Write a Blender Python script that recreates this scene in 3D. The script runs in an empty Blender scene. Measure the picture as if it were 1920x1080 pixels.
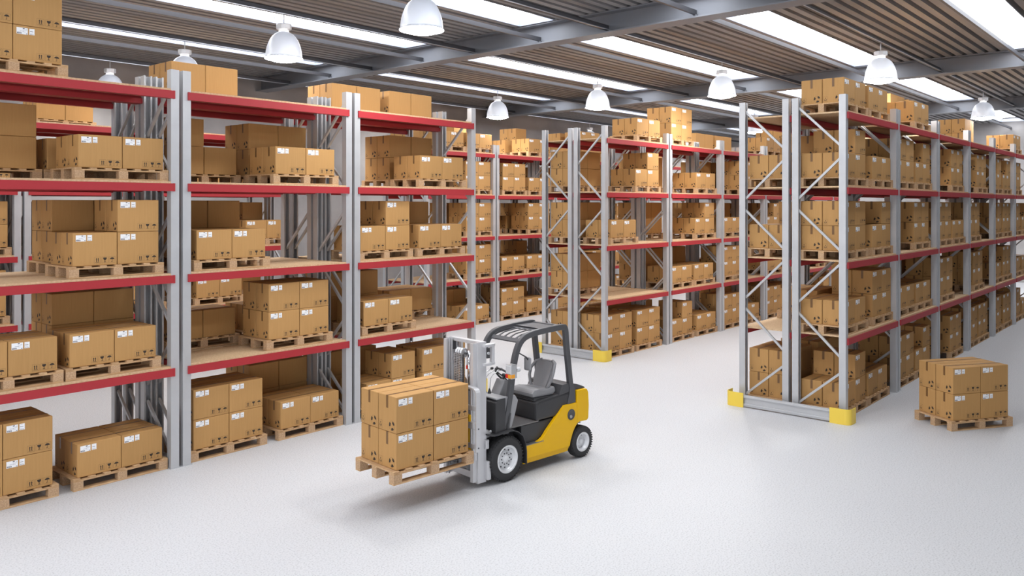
import bpy, bmesh, math, random
from mathutils import Vector, Matrix

# ------------------------------------------------------------------ camera, world, exposure
scn = bpy.context.scene
COL = scn.collection
PI = math.pi
R = math.radians

cam_d = bpy.data.cameras.new('camera')
cam = bpy.data.objects.new('camera', cam_d)
COL.objects.link(cam)
cam.location = (0, 0, 3.3)
cam.rotation_euler = (R(90), 0, R(41.077 - 90))
cam_d.sensor_width = 36
cam_d.lens = 1527.8 / 1920 * 36
cam_d.shift_y = -155 / 1920
cam_d.clip_end = 200
scn.camera = cam

world = bpy.data.worlds.new('world')
scn.world = world
world.use_nodes = True
world.node_tree.nodes['Background'].inputs[0].default_value = (0.85, 0.92, 1.0, 1)
world.node_tree.nodes['Background'].inputs[1].default_value = 1.0
vs = scn.view_settings
vs.view_transform = 'Standard'
vs.look = 'None'
vs.gamma = 1
vs.use_curve_mapping = False
vs.exposure = 0.04
LAMP_STRENGTH = 85.0
SKY_STRENGTH = 7.5
FILL_LEFT = 3.0      # fill glow of the invented window bays behind the camera
FILL_FRONT = .8  # same added fill, from the front wall
scn.cycles.max_bounces = 8
scn.cycles.diffuse_bounces = 4
scn.cycles.sample_clamp_indirect = 6.0
scn.cycles.use_denoising = True


# ------------------------------------------------------------------ materials
def mat(name, base=(.5, .5, .5), rough=.5, metal=0., emit=None, strength=0., spec=None):
    m = bpy.data.materials.new(name)
    m.use_nodes = True
    b = m.node_tree.nodes['Principled BSDF']
    b.inputs['Base Color'].default_value = (*base, 1)
    b.inputs['Roughness'].default_value = rough
    b.inputs['Metallic'].default_value = metal
    if spec is not None:
        b.inputs['Specular IOR Level'].default_value = spec
    if emit:
        b.inputs['Emission Color'].default_value = (*emit, 1)
        b.inputs['Emission Strength'].default_value = strength
    return m


def nodes_of(m):
    return m.node_tree.nodes, m.node_tree.links, m.node_tree.nodes['Principled BSDF']


def noise_mix(m, c1, c2, scale=(1, 1, 1), detail=4, lo=.35, hi=.65, coord='Object', nscale=5., rnd=0.):
    n, l, b = nodes_of(m)
    tc = n.new('ShaderNodeTexCoord')
    mp = n.new('ShaderNodeMapping')
    mp.inputs['Scale'].default_value = scale
    nz = n.new('ShaderNodeTexNoise')
    nz.inputs['Scale'].default_value = nscale
    nz.inputs['Detail'].default_value = detail
    cr = n.new('ShaderNodeValToRGB')
    cr.color_ramp.elements[0].position = lo
    cr.color_ramp.elements[1].position = hi
    cr.color_ramp.elements[0].color = (*c1, 1)
    cr.color_ramp.elements[1].color = (*c2, 1)
    l.new(tc.outputs[coord], mp.inputs[0])
    l.new(mp.outputs[0], nz.inputs[0])
    l.new(nz.outputs[0], cr.inputs[0])
    out = cr.outputs[0]
    if rnd:
        oi = n.new('ShaderNodeObjectInfo')
        mr = n.new('ShaderNodeMapRange')
        mr.inputs['To Min'].default_value = 1 - rnd
        mr.inputs['To Max'].default_value = 1 + rnd
        hs = n.new('ShaderNodeHueSaturation')
        l.new(oi.outputs['Random'], mr.inputs['Value'])
        l.new(mr.outputs[0], hs.inputs['Value'])
        l.new(out, hs.inputs['Color'])
        out = hs.outputs[0]
    l.new(out, b.inputs['Base Color'])
    return nz, cr


M = {}
M['card'] = mat('cardboard', rough=.72, spec=.25)
noise_mix(M['card'], (.445, .250, .092), (.478, .270, .102), scale=(9, 9, .6), nscale=6, lo=.3, hi=.7, rnd=.05)
M['tape'] = mat('brown_tape', (.17, .085, .03), .35)
M['ink'] = mat('black_ink', (.035, .022, .014), .7)
M['paper'] = mat('label_paper', (.85, .86, .88), .5)
M['print'] = mat('label_print', (.12, .12, .14), .6)
M['pallet'] = mat('pallet_wood', rough=.8, spec=.2)
noise_mix(M['pallet'], (.40, .235, .115), (.62, .42, .24), scale=(2, 14, 14), nscale=4, lo=.3, hi=.7, rnd=.06)
M['chip'] = mat('pressed_block', rough=.85, spec=.2)
noise_mix(M['chip'], (.40, .25, .145), (.57, .39, .24), scale=(1, 1, 1), nscale=90, detail=3, lo=.38, hi=.62)
M['osb'] = mat('chipboard_shelf', rough=.8, spec=.2)
noise_mix(M['osb'], (.53, .36, .205), (.68, .49, .31), scale=(1, 1, 1), nscale=38, detail=5, lo=.3, hi=.7)
M['red'] = mat('red_beam_paint', (.38, .026, .034), .5, spec=.4)
M['steel'] = mat('galvanised_steel', (.50, .51, .53), .38, .35)
noise_mix(M['steel'], (.50, .51, .53), (.54, .55, .57), nscale=3)
M['yellow'] = mat('yellow_guard_paint', (.80, .58, .07), .45)
M['body_yellow'] = mat('forklift_yellow', (.76, .435, .003), .38, spec=.3)
M['black'] = mat('black_plastic', (.035, .035, .038), .42)
M['dark'] = mat('dark_grey_paint', (.06, .06, .065), .4)
M['guardgrey'] = mat('overhead_guard_paint', (.075, .076, .082), .38)
M['seat'] = mat('grey_seat_vinyl', (.23, .23, .24), .5)
M['midgrey'] = mat('mid_grey_plastic', (.30, .30, .31), .45)
M['silver'] = mat('silver_metal', (.62, .63, .65), .28, .75)
M['mast'] = mat('light_mast_paint', (.58, .58, .60), .35, .3)
M['rubber'] = mat('tyre_rubber', (.028, .028, .03), .75)
M['rim'] = mat('white_rim', (.68, .69, .71), .35, .2)
M['orange'] = mat('amber_lens', (.85, .35, .02), .3)
M['redlens'] = mat('red_lens', (.7, .03, .02), .3)
M['chrome'] = mat('chrome', (.75, .75, .77), .15, 1.)
M['tread'] = mat('tread_plate', (.30, .30, .31), .35, .6)
n_, l_, b_ = nodes_of(M['tread'])
ck = n_.new('ShaderNodeTexWave'); ck.inputs['Scale'].default_value = 22; ck.inputs['Distortion'].default_value = 0
tc_ = n_.new('ShaderNodeTexCoord'); l_.new(tc_.outputs['Object'], ck.inputs[0])
bm_ = n_.new('ShaderNodeBump'); bm_.inputs['Strength'].default_value = 1.; bm_.inputs['Distance'].default_value = .01
l_.new(ck.outputs['Fac'], bm_.inputs['Height']); l_.new(bm_.outputs[0], b_.inputs['Normal'])
M['roof'] = mat('corrugated_deck', (.27, .262, .265), .6, .0)
M['girder'] = mat('girder_paint', (.20, .21, .235), .5, .1)
M['purlin'] = mat('purlin_steel', (.10, .10, .11), .45, .3)
M['curb'] = mat('skylight_curb', (.30, .34, .45), .6)
M['pane'] = mat('skylight_pane', (.9, .9, .9), .4, emit=(.93, .96, 1.0), strength=SKY_STRENGTH)
M['wall'] = mat('wall_concrete', rough=.85)
noise_mix(M['wall'], (.30, .285, .28), (.42, .40, .395), nscale=.6, detail=6)
M['lens'] = mat('lamp_lens', (1, 1, 1), .4, emit=(1.0, .98, .95), strength=LAMP_STRENGTH)
M['lens_hot'] = mat('lamp_lens_bright', (1, 1, 1), .4, emit=(1.0, .98, .95), strength=LAMP_STRENGTH * 1.9)

# lamp dome: milky reflector that lets part of the lamp's light through
dm = bpy.data.materials.new('lamp_dome'); dm.use_nodes = True
n_ = dm.node_tree.nodes; l_ = dm.node_tree.links
pb = n_['Principled BSDF']; pb.inputs['Base Color'].default_value = (.40, .43, .50, 1); pb.inputs['Roughness'].default_value = .3
tr = n_.new('ShaderNodeBsdfTranslucent'); tr.inputs[0].default_value = (.62, .64, .68, 1)
mx = n_.new('ShaderNodeMixShader'); mx.inputs[0].default_value = .014
l_.new(pb.outputs[0], mx.inputs[1]); l_.new(tr.outputs[0], mx.inputs[2])
l_.new(mx.outputs[0], n_['Material Output'].inputs[0])
M['dome'] = dm

# floor: pale terrazzo with small darker chips
fm = mat('floor_terrazzo', rough=.5, spec=.35); M['floor'] = fm
n_, l_, b_ = nodes_of(fm)
tc_ = n_.new('ShaderNodeTexCoord')
vo = n_.new('ShaderNodeTexVoronoi'); vo.inputs['Scale'].default_value = 55
nz = n_.new('ShaderNodeTexNoise'); nz.inputs['Scale'].default_value = 60; nz.inputs['Detail'].default_value = 3
nz2 = n_.new('ShaderNodeTexNoise'); nz2.inputs['Scale'].default_value = .5; nz2.inputs['Detail'].default_value = 4
for q in (vo, nz, nz2):
    l_.new(tc_.outputs['Object'], q.inputs['Vector'])
cr = n_.new('ShaderNodeValToRGB')
cr.color_ramp.elements[0].position = .36; cr.color_ramp.elements[0].color = (.47, .475, .49, 1)
cr.color_ramp.elements[1].position = .46; cr.color_ramp.elements[1].color = (.585, .59, .605, 1)
e = cr.color_ramp.elements.new(.70); e.color = (.63, .635, .65, 1)
l_.new(nz.outputs[0], cr.inputs[0])
cv = n_.new('ShaderNodeValToRGB')
cv.color_ramp.elements[0].position = .06; cv.color_ramp.elements[0].color = (.74, .74, .76, 1)
cv.color_ramp.elements[1].position = .16; cv.color_ramp.elements[1].color = (1, 1, 1, 1)
l_.new(vo.outputs['Distance'], cv.inputs[0])
c2 = n_.new('ShaderNodeValToRGB')
c2.color_ramp.elements[0].color = (.93, .93, .94, 1); c2.color_ramp.elements[1].color = (1, 1, 1, 1)
l_.new(nz2.outputs[0], c2.inputs[0])
m1 = n_.new('ShaderNodeMix'); m1.data_type = 'RGBA'; m1.blend_type = 'MULTIPLY'; m1.inputs[0].default_value = 1
m2 = n_.new('ShaderNodeMix'); m2.data_type = 'RGBA'; m2.blend_type = 'MULTIPLY'; m2.inputs[0].default_value = 1
l_.new(cr.outputs[0], m1.inputs[6]); l_.new(cv.outputs[0], m1.inputs[7])
l_.new(m1.outputs[2], m2.inputs[6]); l_.new(c2.outputs[0], m2.inputs[7])
l_.new(m2.outputs[2], b_.inputs['Base Color'])


# ------------------------------------------------------------------ mesh helpers
class MB:
    """Collects shapes in one bmesh; materials by key."""
    def __init__(s):
        s.bm = bmesh.new(); s.mats = []

    def mi(s, k):
        if k not in s.mats:
            s.mats.append(k)
        return s.mats.index(k)

    def faces(s, verts, faces, k, smooth=False):
        vs_ = [s.bm.verts.new(v) for v in verts]
        i = s.mi(k); out = []
        for f in faces:
            try:
                fc = s.bm.faces.new([vs_[j] for j in f])
            except ValueError:
                continue
            fc.material_index = i; fc.smooth = smooth; out.append(fc)
        return vs_, out

    def box(s, x0, x1, y0, y1, z0, z1, k, bev=0., mtx=None):
        v = [(x, y, z) for z in (z0, z1) for y in (y0, y1) for x in (x0, x1)]
        f = [(0, 2, 3, 1), (4, 5, 7, 6), (0, 1, 5, 4), (2, 6, 7, 3), (0, 4, 6, 2), (1, 3, 7, 5)]
        vv, ff = s.faces(v, f, k)
        if bev > 0:
            ed = list({e for q in ff for e in q.edges})
            r = bmesh.ops.bevel(s.bm, geom=ed, offset=bev, segments=2 if bev > .006 else 1, affect='EDGES', profile=.6)
            vv = list({v for q in r['faces'] for v in q.verts} | {v for q in ff if q.is_valid for v in q.verts})
            i = s.mi(k)
            for q in r['faces']:
                q.material_index = i
        if mtx is not None:
            bmesh.ops.transform(s.bm, matrix=mtx, verts=vv)
        return vv

    def prism(s, poly, axis, a, b, k, bev=0.):
        """poly: 2-D points; extruded along axis ('x': poly=(y,z), 'y': poly=(x,z), 'z': poly=(x,y)) from a to b."""
        def P3(p, t):
            return {'x': (t, p[0], p[1]), 'y': (p[0], t, p[1]), 'z': (p[0], p[1], t)}[axis]
        n = len(poly)
        v = [P3(p, a) for p in poly] + [P3(p, b) for p in poly]
        f = [tuple(range(n)), tuple(range(2 * n - 1, n - 1, -1))] + [(i, (i + 1) % n, n + (i + 1) % n, n + i) for i in range(n)]
        vv, ff = s.faces(v, f, k)
        bmesh.ops.recalc_face_normals(s.bm, faces=[q for q in ff if q.is_valid])
        if bev > 0:
            ed = [e for e in {e for q in ff for e in q.edges} if len(e.link_faces) == 2 and e.calc_face_angle(0) > .4]
            r = bmesh.ops.bevel(s.bm, geom=ed, offset=bev, segments=2, affect='EDGES', profile=.6, clamp_overlap=True)
            i = s.mi(k)
            for q in r['faces']:
                q.material_index = i
        return vv

    def bar(s, p, q, w, h, k, up=(0, 0, 1)):
        """rectangular bar from p to q; w across, h along up."""
        p = Vector(p); q = Vector(q); d = (q - p).normalized(); u = Vector(up)
        sd = d.cross(u)
        if sd.length < 1e-4:
            sd = d.cross(Vector((1, 0, 0)))
        sd.normalize(); u = sd.cross(d).normalized()
        v = [a + sd * (sx * w / 2) + u * (sz * h / 2) for a in (p, q) for sx, sz in ((-1, -1), (1, -1), (1, 1), (-1, 1))]
        s.faces(v, [(0, 1, 2, 3), (7, 6, 5, 4), (0, 4, 5, 1), (1, 5, 6, 2), (2, 6, 7, 3), (3, 7, 4, 0)], k)

    def tube(s, pts, r, k, seg=8, sec=None, up=None, smooth=True, cap=True):
        """sweep of a circle (or a list of 2-D section points) along pts."""
        pts = [Vector(p) for p in pts]; n = len(pts)
        sec = sec or [(r * math.cos(2 * PI * i / seg), r * math.sin(2 * PI * i / seg)) for i in range(seg)]
        m = len(sec); rings = []; prev = None
        for i, p in enumerate(pts):
            d = (pts[min(i + 1, n - 1)] - pts[max(i - 1, 0)]).normalized()
            if up is not None:
                a = Vector(up)
                sd = a if abs(a.dot(d)) < .99 else Vector((1, 0, 0))
                sd = (sd - d * sd.dot(d)).normalized()
            elif prev is None:
                a = Vector((0, 0, 1)) if abs(d.z) < .9 else Vector((1, 0, 0))
                sd = d.cross(a).normalized()
            else:
                sd = (prev - d * prev.dot(d)).normalized()
            prev = sd
            u = d.cross(sd)
            rings.append([p + sd * c[0] + u * c[1] for c in sec])
        v = [q for r_ in rings for q in r_]
        f = [(i * m + j, i * m + (j + 1) % m, (i + 1) * m + (j + 1) % m, (i + 1) * m + j) for i in range(n - 1) for j in range(m)]
        if cap:
            f += [tuple(range(m - 1, -1, -1)), tuple((n - 1) * m + j for j in range(m))]
        vv, ff = s.faces(v, f, k, smooth)
        if cap:
            for q in ff[-2:]:
                q.smooth = False
        bmesh.ops.recalc_face_normals(s.bm, faces=ff)

    def lathe(s, prof, k, seg=32, axis='z', c=(0, 0, 0), smooth=True, close=False):
        """prof: (radius, height) list turned about axis through c."""
        v = []; n = len(prof)
        for r, h in prof:
            for i in range(seg):
                a = 2 * PI * i / seg; x, y = r * math.cos(a), r * math.sin(a)
                q = {'z': (x, y, h), 'y': (x, h, y), 'x': (h, x, y)}[axis]
                v.append((q[0] + c[0], q[1] + c[1], q[2] + c[2]))
        f = [(i * seg + j, i * seg + (j + 1) % seg, (i + 1) * seg + (j + 1) % seg, (i + 1) * seg + j) for i in range(n - 1) for j in range(seg)]
        if close:
            f += [tuple(range(seg)), tuple((n - 1) * seg + j for j in range(seg))]
        vv, ff = s.faces(v, f, k, smooth)
        bmesh.ops.recalc_face_normals(s.bm, faces=ff)

    def mesh(s, name):
        me = bpy.data.meshes.new(name)
        s.bm.to_mesh(me); s.bm.free()
        for k in s.mats:
            me.materials.append(M[k])
        return me

    def build(s, name, parent=None, loc=(0, 0, 0), rz=0.):
        o = bpy.data.objects.new(name, s.mesh(name))
        COL.objects.link(o)
        o.location = loc; o.rotation_euler = (0, 0, rz)
        if parent:
            o.parent = parent
        return o


def empty(name, loc=(0, 0, 0), rz=0.):
    o = bpy.data.objects.new(name, None)
    COL.objects.link(o); o.location = loc; o.rotation_euler = (0, 0, rz); o.empty_display_size = .1
    return o


def tag(o, label=None, cat=None, group=None, kind=None):
    if label: o['label'] = label
    if cat: o['category'] = cat
    if group: o['group'] = group
    if kind: o['kind'] = kind
    return o


def add(name, me, parent=None, loc=(0, 0, 0), rz=0.):
    o = bpy.data.objects.new(name, me); COL.objects.link(o)
    o.location = loc; o.rotation_euler = (0, 0, rz)
    if parent: o.parent = parent
    return o


def copy_tree(o, parent=None):
    c = o.copy(); COL.objects.link(c); c.parent = parent
    for ch in list(o.children):
        copy_tree(ch, c)
    return c


# ------------------------------------------------------------------ the building
XW0, XW1, YW0, YW1, ZD = -5.9, 40.6, -8.6, 20.45, 6.9
b = MB(); b.box(XW0, XW1, YW0, YW1, -.2, 0, 'floor'); tag(b.build('floor'), 'pale speckled terrazzo warehouse floor', kind='structure')
for nm, a in (('wall_back', (XW0, XW1, YW1, YW1 + .2)), ('wall_front', (XW0, XW1, YW0 - .2, YW0)), ('wall_left', (XW0 - .2, XW0, YW0 - .2, YW1 + .2)), ('wall_right', (XW1, XW1 + .2, YW0 - .2, YW1 + .2))):
    b = MB(); b.box(*a, -.2, 7.4, 'wall'); tag(b.build(nm), 'plain grey concrete warehouse wall', kind='structure')
GX = [-5.9 + 9.3 * i for i in range(6)]            # girder lines
STRIPS = [9.77 + 3.455 * k for k in range(-2, 3)]   # near edge of each skylight strip
SW = .90
# corrugated roof deck between the skylight strips
b = MB()
edges = [YW0]
for s_ in STRIPS:
    edges += [s_, s_ + SW]
edges.append(YW1)
per = .2246
for a0, a1 in zip(edges[0::2], edges[1::2]):
    prof = []; n = max(1, round((a1 - a0) / per)); p = (a1 - a0) / n
    for i in range(n):
        y = a0 + i * p
        prof += [(y, ZD), (y + .56 * p, ZD), (y + .60 * p, ZD + .13), (y + .96 * p, ZD + .13)]
    prof.append((a1, ZD))
    v = [(x, y, z) for x in (XW0, XW1) for y, z in prof]; m = len(prof)
    b.faces(v, [(i, i + 1, m + i + 1, m + i) for i in range(m - 1)], 'roof')
    # solid roof above the deck
    b.box(XW0, XW1, a0, a1, ZD + .14, ZD + .25, 'roof')
for gx in GX[1:-1]:
    for s_ in STRIPS:
        b.box(gx - .22, gx + .22, s_ - .05, s_ + SW + .05, ZD, ZD + .25, 'roof')
tag(b.build('ceiling'), 'brown-grey corrugated metal roof deck', kind='structure')
# skylights: one barrel window per bay and strip
wn = 0
for i in range(5):
    xa, xb = GX[i] + .22, GX[i + 1] - .22
    for s_ in STRIPS:
        wn += 1
        w = MB()
        w.box(xa, xb, s_, s_ + .02, ZD, ZD + .11, 'curb'); w.box(xa, xb, s_ + SW - .02, s_ + SW, ZD, ZD + .11, 'curb')
        w.box(xa, xa + .02, s_ + .02, s_ + SW - .02, ZD, ZD + .11, 'curb'); w.box(xb - .02, xb, s_ + .02, s_ + SW - .02, ZD, ZD + .11, 'curb')
        for q in range(1, 5):
            xr = xa + (xb - xa) * (q / 5 + .012)
            pts = [(xr, s_ + SW / 2 - (SW / 2 - .02) * math.cos(PI * t / 10), ZD + .10 + .07 * math.sin(PI * t / 10)) for t in range(11)]
            w.tube(pts, .007, 'curb', seg=4)
        fr = tag(w.build('window_%d' % wn), 'long barrel rooflight between two girders', kind='structure')
        p_ = MB()
        pr = [(s_ + SW / 2 - (SW / 2 - .01) * math.cos(PI * t / 12), ZD + .11 + .08 * math.sin(PI * t / 12)) for t in range(13)]
        p_.faces([(x, y, z) for x in (xa, xb) for y, z in pr], [(j, 13 + j, 14 + j, j + 1) for j in range(12)], 'pane', True)
        p_.build('pane', fr)
# unseen glowing window bays, added behind the camera to light the rack fronts
for side, v0, v1, n_w, st in (('left', -7.2, 8.8, 5, FILL_LEFT), ('front', -3.5, 15.5, 6, FILL_FRONT)):
    mk = 'fill_glass_' + side
    M[mk] = mat('added_fill_glass_' + side, (.9, .9, .9), .3, emit=(.95, .97, 1.0), strength=st)  # emissive pane of the added fill bays
    for i in range(n_w):
        a = v0 + (v1 - v0) * i / n_w + .12; c = v0 + (v1 - v0) * (i + 1) / n_w - .12
        wn += 1
        f = MB(); g = MB()
        def q(b, t0, t1, d0, d1, z0, z1, k):
            if side == 'left': b.box(XW0 + d0, XW0 + d1, t0, t1, z0, z1, k)
            else: b.box(t0, t1, YW0 + d0, YW0 + d1, z0, z1, k)
        for t0, t1, z0, z1 in ((a, a + .08, .9, 6.1), (c - .08, c, .9, 6.1), (a, c, .82, .9), (a, c, 6.1, 6.18), ((a + c) / 2 - .03, (a + c) / 2 + .03, .9, 6.1), (a, c, 3.4, 3.46)):
            q(f, t0, t1, .001, .07, z0, z1, 'girder')
        q(g, a + .08, c - .08, .01, .03, .9, 6.1, mk)
        fr = tag(f.build('window_%d' % wn), 'added window-shaped fill light panel on the unseen %s wall' % side, kind='structure')  # numbered on from the rooflights, but an added fill panel
        g.build('pane', fr)
# girders and purlins
tn = 0
for gx in GX[1:-1]:
    tn += 1
    b = MB()
    b.box(gx - .19, gx + .19, YW0, YW1, 6.50, 6.525, 'girder'); b.box(gx - .19, gx + .19, YW0, YW1, 6.875, 6.899, 'girder')
    b.box(gx - .012, gx + .012, YW0, YW1, 6.525, 6.875, 'girder')
    tag(b.build('trim_%d' % tn), 'grey steel roof girder of I section', kind='structure')
for k in range(-3, 5):
    for off, lamp in ((5.17, True), (6.83, False)):
        y = off + 3.455 * k
        tn += 1
        b = MB()
        if lamp:
            b.box(XW0, XW1, y + .03, y + .045, 6.56, 6.665, 'purlin'); b.box(XW0, XW1, y - .03, y + .045, 6.56, 6.57, 'purlin'); b.box(XW0, XW1, y - .034, y - .026, 6.556, 6.572, 'silver')
            b.box(XW0, XW1, y + .03, y + .09, 6.655, 6.665, 'purlin')
        else:
            b.box(XW0, XW1, y, y + .05, 6.585, 6.665, 'purlin')
            for gx in GX[1:-1]:
                b.box(gx - .06, gx - .012, y - .02, y + .05, 6.525, 6.585, 'girder')
        tag(b.build('trim_%d' % tn), 'dark steel purlin running below the roof deck', kind='structure')

# ------------------------------------------------------------------ pendant lamps
def lamp_meshes():
    d = MB()
    prof = [(.32, 0), (.322, .012), (.308, .02), (.307, .05), (.30, .11), (.287, .18), (.265, .25), (.235, .32), (.195, .38), (.15, .42), (.105, .446), (.088, .455)]
    d.lathe(prof, 'dome', 40)
    h = MB()
    h.lathe([(.086, .45), (.086, .505), (.09, .505)], 'rim', 20)
    h.lathe([(.0, .500), (.126, .503), (.128, .515), (.128, .575), (.122, .588), (.0, .59)], 'rim', 10, smooth=False)
    r = MB(); r.tube([(0, 0, .585), (0, 0, .757)], .009, 'rim', seg=8)
    bb = MB(); bb.lathe([(.0, .10), (.05, .115), (.075, .17), (.06, .25), (.03, .33), (.0, .34)], 'rim', 16)
    return [('dome_shade', d.mesh('dome_shade')), ('gear_housing', h.mesh('gear_housing')), ('suspension_rod', r.mesh('suspension_rod')), ('bulb_holder', bb.mesh('bulb_holder'))]


LM = lamp_meshes()
LENS = []
for key in ('lens', 'lens_hot'):
    l = MB(); l.lathe([(.0, -.060), (.10, -.054), (.20, -.034), (.27, -.006), (.303, .022)], key, 40); LENS.append(l.mesh('lamp_lens'))
HOT = ((2, 3), (2, 4), (2, 5))
LX = [-1.35, 7.93, 17.2, 26.5, 35.8]
LY = [5.17 + 3.455 * k for k in range(-3, 5)]
LL = {(1, 4): 'glaring pendant dome lamp nearest the camera, cut by top of the view',
      (1, 5): 'glaring pendant dome lamp over the big rack, beneath long rooflight',
      (1, 6): 'dome lamp top half hidden behind boxes on the near rack',
      (1, 7): 'dome top farthest into the corner, against dark wall over red beam',
      (2, 3): 'bright dome lamp just above the boxes topping the gable rack',
      (2, 4): 'dome lamp hanging beside the tall end posts of the gable rack',
      (2, 5): 'dome lamp above the middle rack end, under a narrow rooflight',
      (2, 6): 'small dome lamp beside the end post of the big red rack',
      (2, 7): 'faint dome top behind the middle rack, against the dark wall',
      (3, 3): 'dome lamp at the picture edge, over the receding rack',
      (3, 4): 'distant dome lamp showing past the receding rack tops',
      (3, 5): 'lit disc of a distant lamp framed by a diagonal rack brace',
      (3, 6): 'smallest distant lamp showing between two rack posts',
      (3, 7): 'farthest small lamp by the back wall'}
for i, x in enumerate(LX):
    for j, y in enumerate(LY):
        if i == 0 or j < 3:
            continue
        o = empty('pendant_lamp', (x, y, 5.80))
        tag(o, LL.get((i, j), 'pendant dome lamp of the same grid, away from the view'), 'lamp', 'industrial pendant lamps' if (i, j) in LL else 'pendant lamps outside the view')
        for nm, me in LM:
            add(nm, me, o)
        add('lamp_lens', LENS[1 if (i, j) in HOT else 0], o)

# ------------------------------------------------------------------ pallet racks
X1, XM, XR, PIT, UL = 5.033, 14.385, 12.713, 2.7035, 2.6535
PW, PD, RD, HT = .106, .103, .838, 5.003
LEV = [1.258, 2.424, 3.574, 4.734]    # top of the beams
YF = {'A': 9.905, 'R': 4.329, 'N': 15.46}
ROWS = {'A': (X1, 9.905, 0), 'Ab': (X1, 10.80, 1), 'M': (XM, 9.905, 0), 'Mb': (XM, 10.80, 1), 'R': (XR, 4.329, 0), 'Rb': (XR, 5.224, 1),
        'N': (XM, 15.46, 0), 'Nb': (XM, 16.355, 1), 'L': (X1, 15.46, 0), 'Lb': (X1, 16.355, 1)}
NUNIT = {'A': (-1, 2), 'Ab': (-1, 2), 'M': (0, 6), 'Mb': (0, 6), 'R': (0, 6), 'Rb': (0, 6), 'N': (0, 5), 'Nb': (0, 5), 'L': (-1, 2), 'Lb': (-1, 2)}


def post_mesh():
    """open C profile upright, flat face to -y, mouth to +y with folded lips."""
    t = .004
    w, d = PW, PD
    poly = [(0, 0), (w, 0), (w, d), (w - .022, d), (w - .022, d - t), (w - t, d - t), (w - t, t), (t, t), (t, d - t), (.022, d - t), (.022, d), (0, d)]
    b = MB(); b.prism(poly, 'z', 0, HT, 'steel')
    b.box(-.012, w + .012, -.012, d + .012, 0, .008, 'steel')
    return b.mesh('upright_post')


def brace_mesh(flip):
    """zigzag bracing between the two posts of a frame, in its own plane."""
    b = MB()
    zs = [4.86, 4.21, 4.04, 3.40, 3.23, 2.59, 2.41, 1.76, 1.60, .95, .73, .16]
    ya, yb = PD - .02, RD - PD + .02
    side = flip
    for i in range(0, 12, 2):
        p = (.053, yb if side else ya, zs[i]); q = (.053, ya if side else yb, zs[i + 1])
        b.bar(p, q, .034, .034, 'steel', up=(1, 0, 0))
        side = not side
    return b.mesh('diagonal_brace')


def beam_mesh():
    """step beam: box section with end connector plates that lap over the posts."""
    b = MB()
    b.box(.075, UL - .075, -.022, .022, -.097, 0, 'red')
    for x0 in (.062, UL - .082):
        b.box(x0, x0 + .02, -.024, .03, -.099, .002, 'red')
    b.box(PW, UL - PW, .022, .06, -.097, -.03, 'red')
    return b.mesh('red_beam')


def shelf_mesh():
    b = MB(); b.box(PW + .002, UL - PW - .002, -.004, RD + .004, .001, .026, 'osb')
    return b.mesh('chipboard_shelf')


PM, BM0, BM1, BEAM, SHELF = post_mesh(), brace_mesh(False), brace_mesh(True), beam_mesh(), shelf_mesh()


def rack_unit(row, k, label, group):
    x0, y0, _ = ROWS[row]
    o = tag(empty('pallet_rack', (x0 + k * PIT, y0, 0)), label, 'rack', group)
    flip = row in ('R', 'Rb')
    for sx in (0, UL - PW):
        add('upright_post', PM, o, (sx, 0, 0))
        p = add('upright_post', PM, o, (sx + PW, RD, 0), PI)
        add('diagonal_brace', BM1 if flip else BM0, o, (sx, 0, 0))
    for z in LEV:
        add('red_beam', BEAM, o, (0, 0, z))
        add('red_beam', BEAM, o, (UL, RD, z), PI)
        add('chipboard_shelf', SHELF, o, (0, 0, z))
    return o


ORD = ['first', 'second', 'third', 'fourth', 'fifth', 'sixth']
ROWNAME = {'A': 'near aisle rack', 'Ab': 'rack behind the near aisle rack', 'M': 'middle rack', 'Mb': 'rack backing the middle rack',
           'R': 'open-aisle gable rack', 'Rb': 'rack backing the gable rack', 'N': 'far rack by the back wall', 'Nb': 'farthest rack against the back wall',
           'L': 'rack seen through near rack', 'Lb': 'wall rack behind near racks'}


def bayname(row, k):
    if row in ('A', 'Ab', 'L', 'Lb'):
        return {-1: 'bay cut by picture edge', 0: 'middle bay', 1: 'bay beside forklift', -2: 'bay out of view'}[k]
    return ORD[k] + ' bay'


for row, (a, c) in NUNIT.items():
    for k in range(a, c):
        rack_unit(row, k, 'grey red-beamed rack, %s of %s' % (bayname(row, k), ROWNAME[row]), 'pallet racks, ' + ROWNAME[row])


# end guards with yellow corner protectors
def end_guard(x, y, label, side=-1):
    """rail across the end of a double rack at x, from y to y+1.74; side -1: on the -x side."""
    o = tag(empty('rack_end_guard', (x, y, 0)), label, 'guard rail', 'end guards of the racks')
    s = side
    L = 2 * RD + .057
    b = MB()
    xa, xb = (-.20, -.13)
    b.box(xa + .03, xa + .045, .04, L - .04, .02, .20, 'steel')
    b.box(xa, xa + .035, .04, L - .04, .035, .065, 'steel', .008); b.box(xa, xa + .035, .04, L - .04, .158, .19, 'steel', .008)
    b.box(xa + .005, xa + .03, .04, L - .04, .02, .035, 'steel')
    g = b.build('guard_rail', o)
    for yy, m in ((0, 1), (L, -1)):
        pts = []
        for t in range(7):
            a = PI / 2 * t / 6
            pts.append((-.215 + .09 - .09 * math.cos(a), -.14 + .09 - .09 * math.sin(a)))
        outer = [(-.215, .17)] + pts + [(.035, -.14)]
        inner = [(.035, -.132)] + [(-.207 + .082 - .082 * math.cos(PI / 2 * t / 6), -.132 + .082 - .082 * math.sin(PI / 2 * t / 6)) for t in range(6, -1, -1)] + [(-.207, .17)]
        poly = [(px, py * m) for px, py in outer + inner]
        b = MB(); b.prism(poly, 'z', .0, .235, 'yellow')
        b.build('corner_protector', o, (0, yy, 0))
    if side > 0:
        o.rotation_euler = (0, 0, PI); o.location = (x, y + L, 0)
    return o


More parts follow.
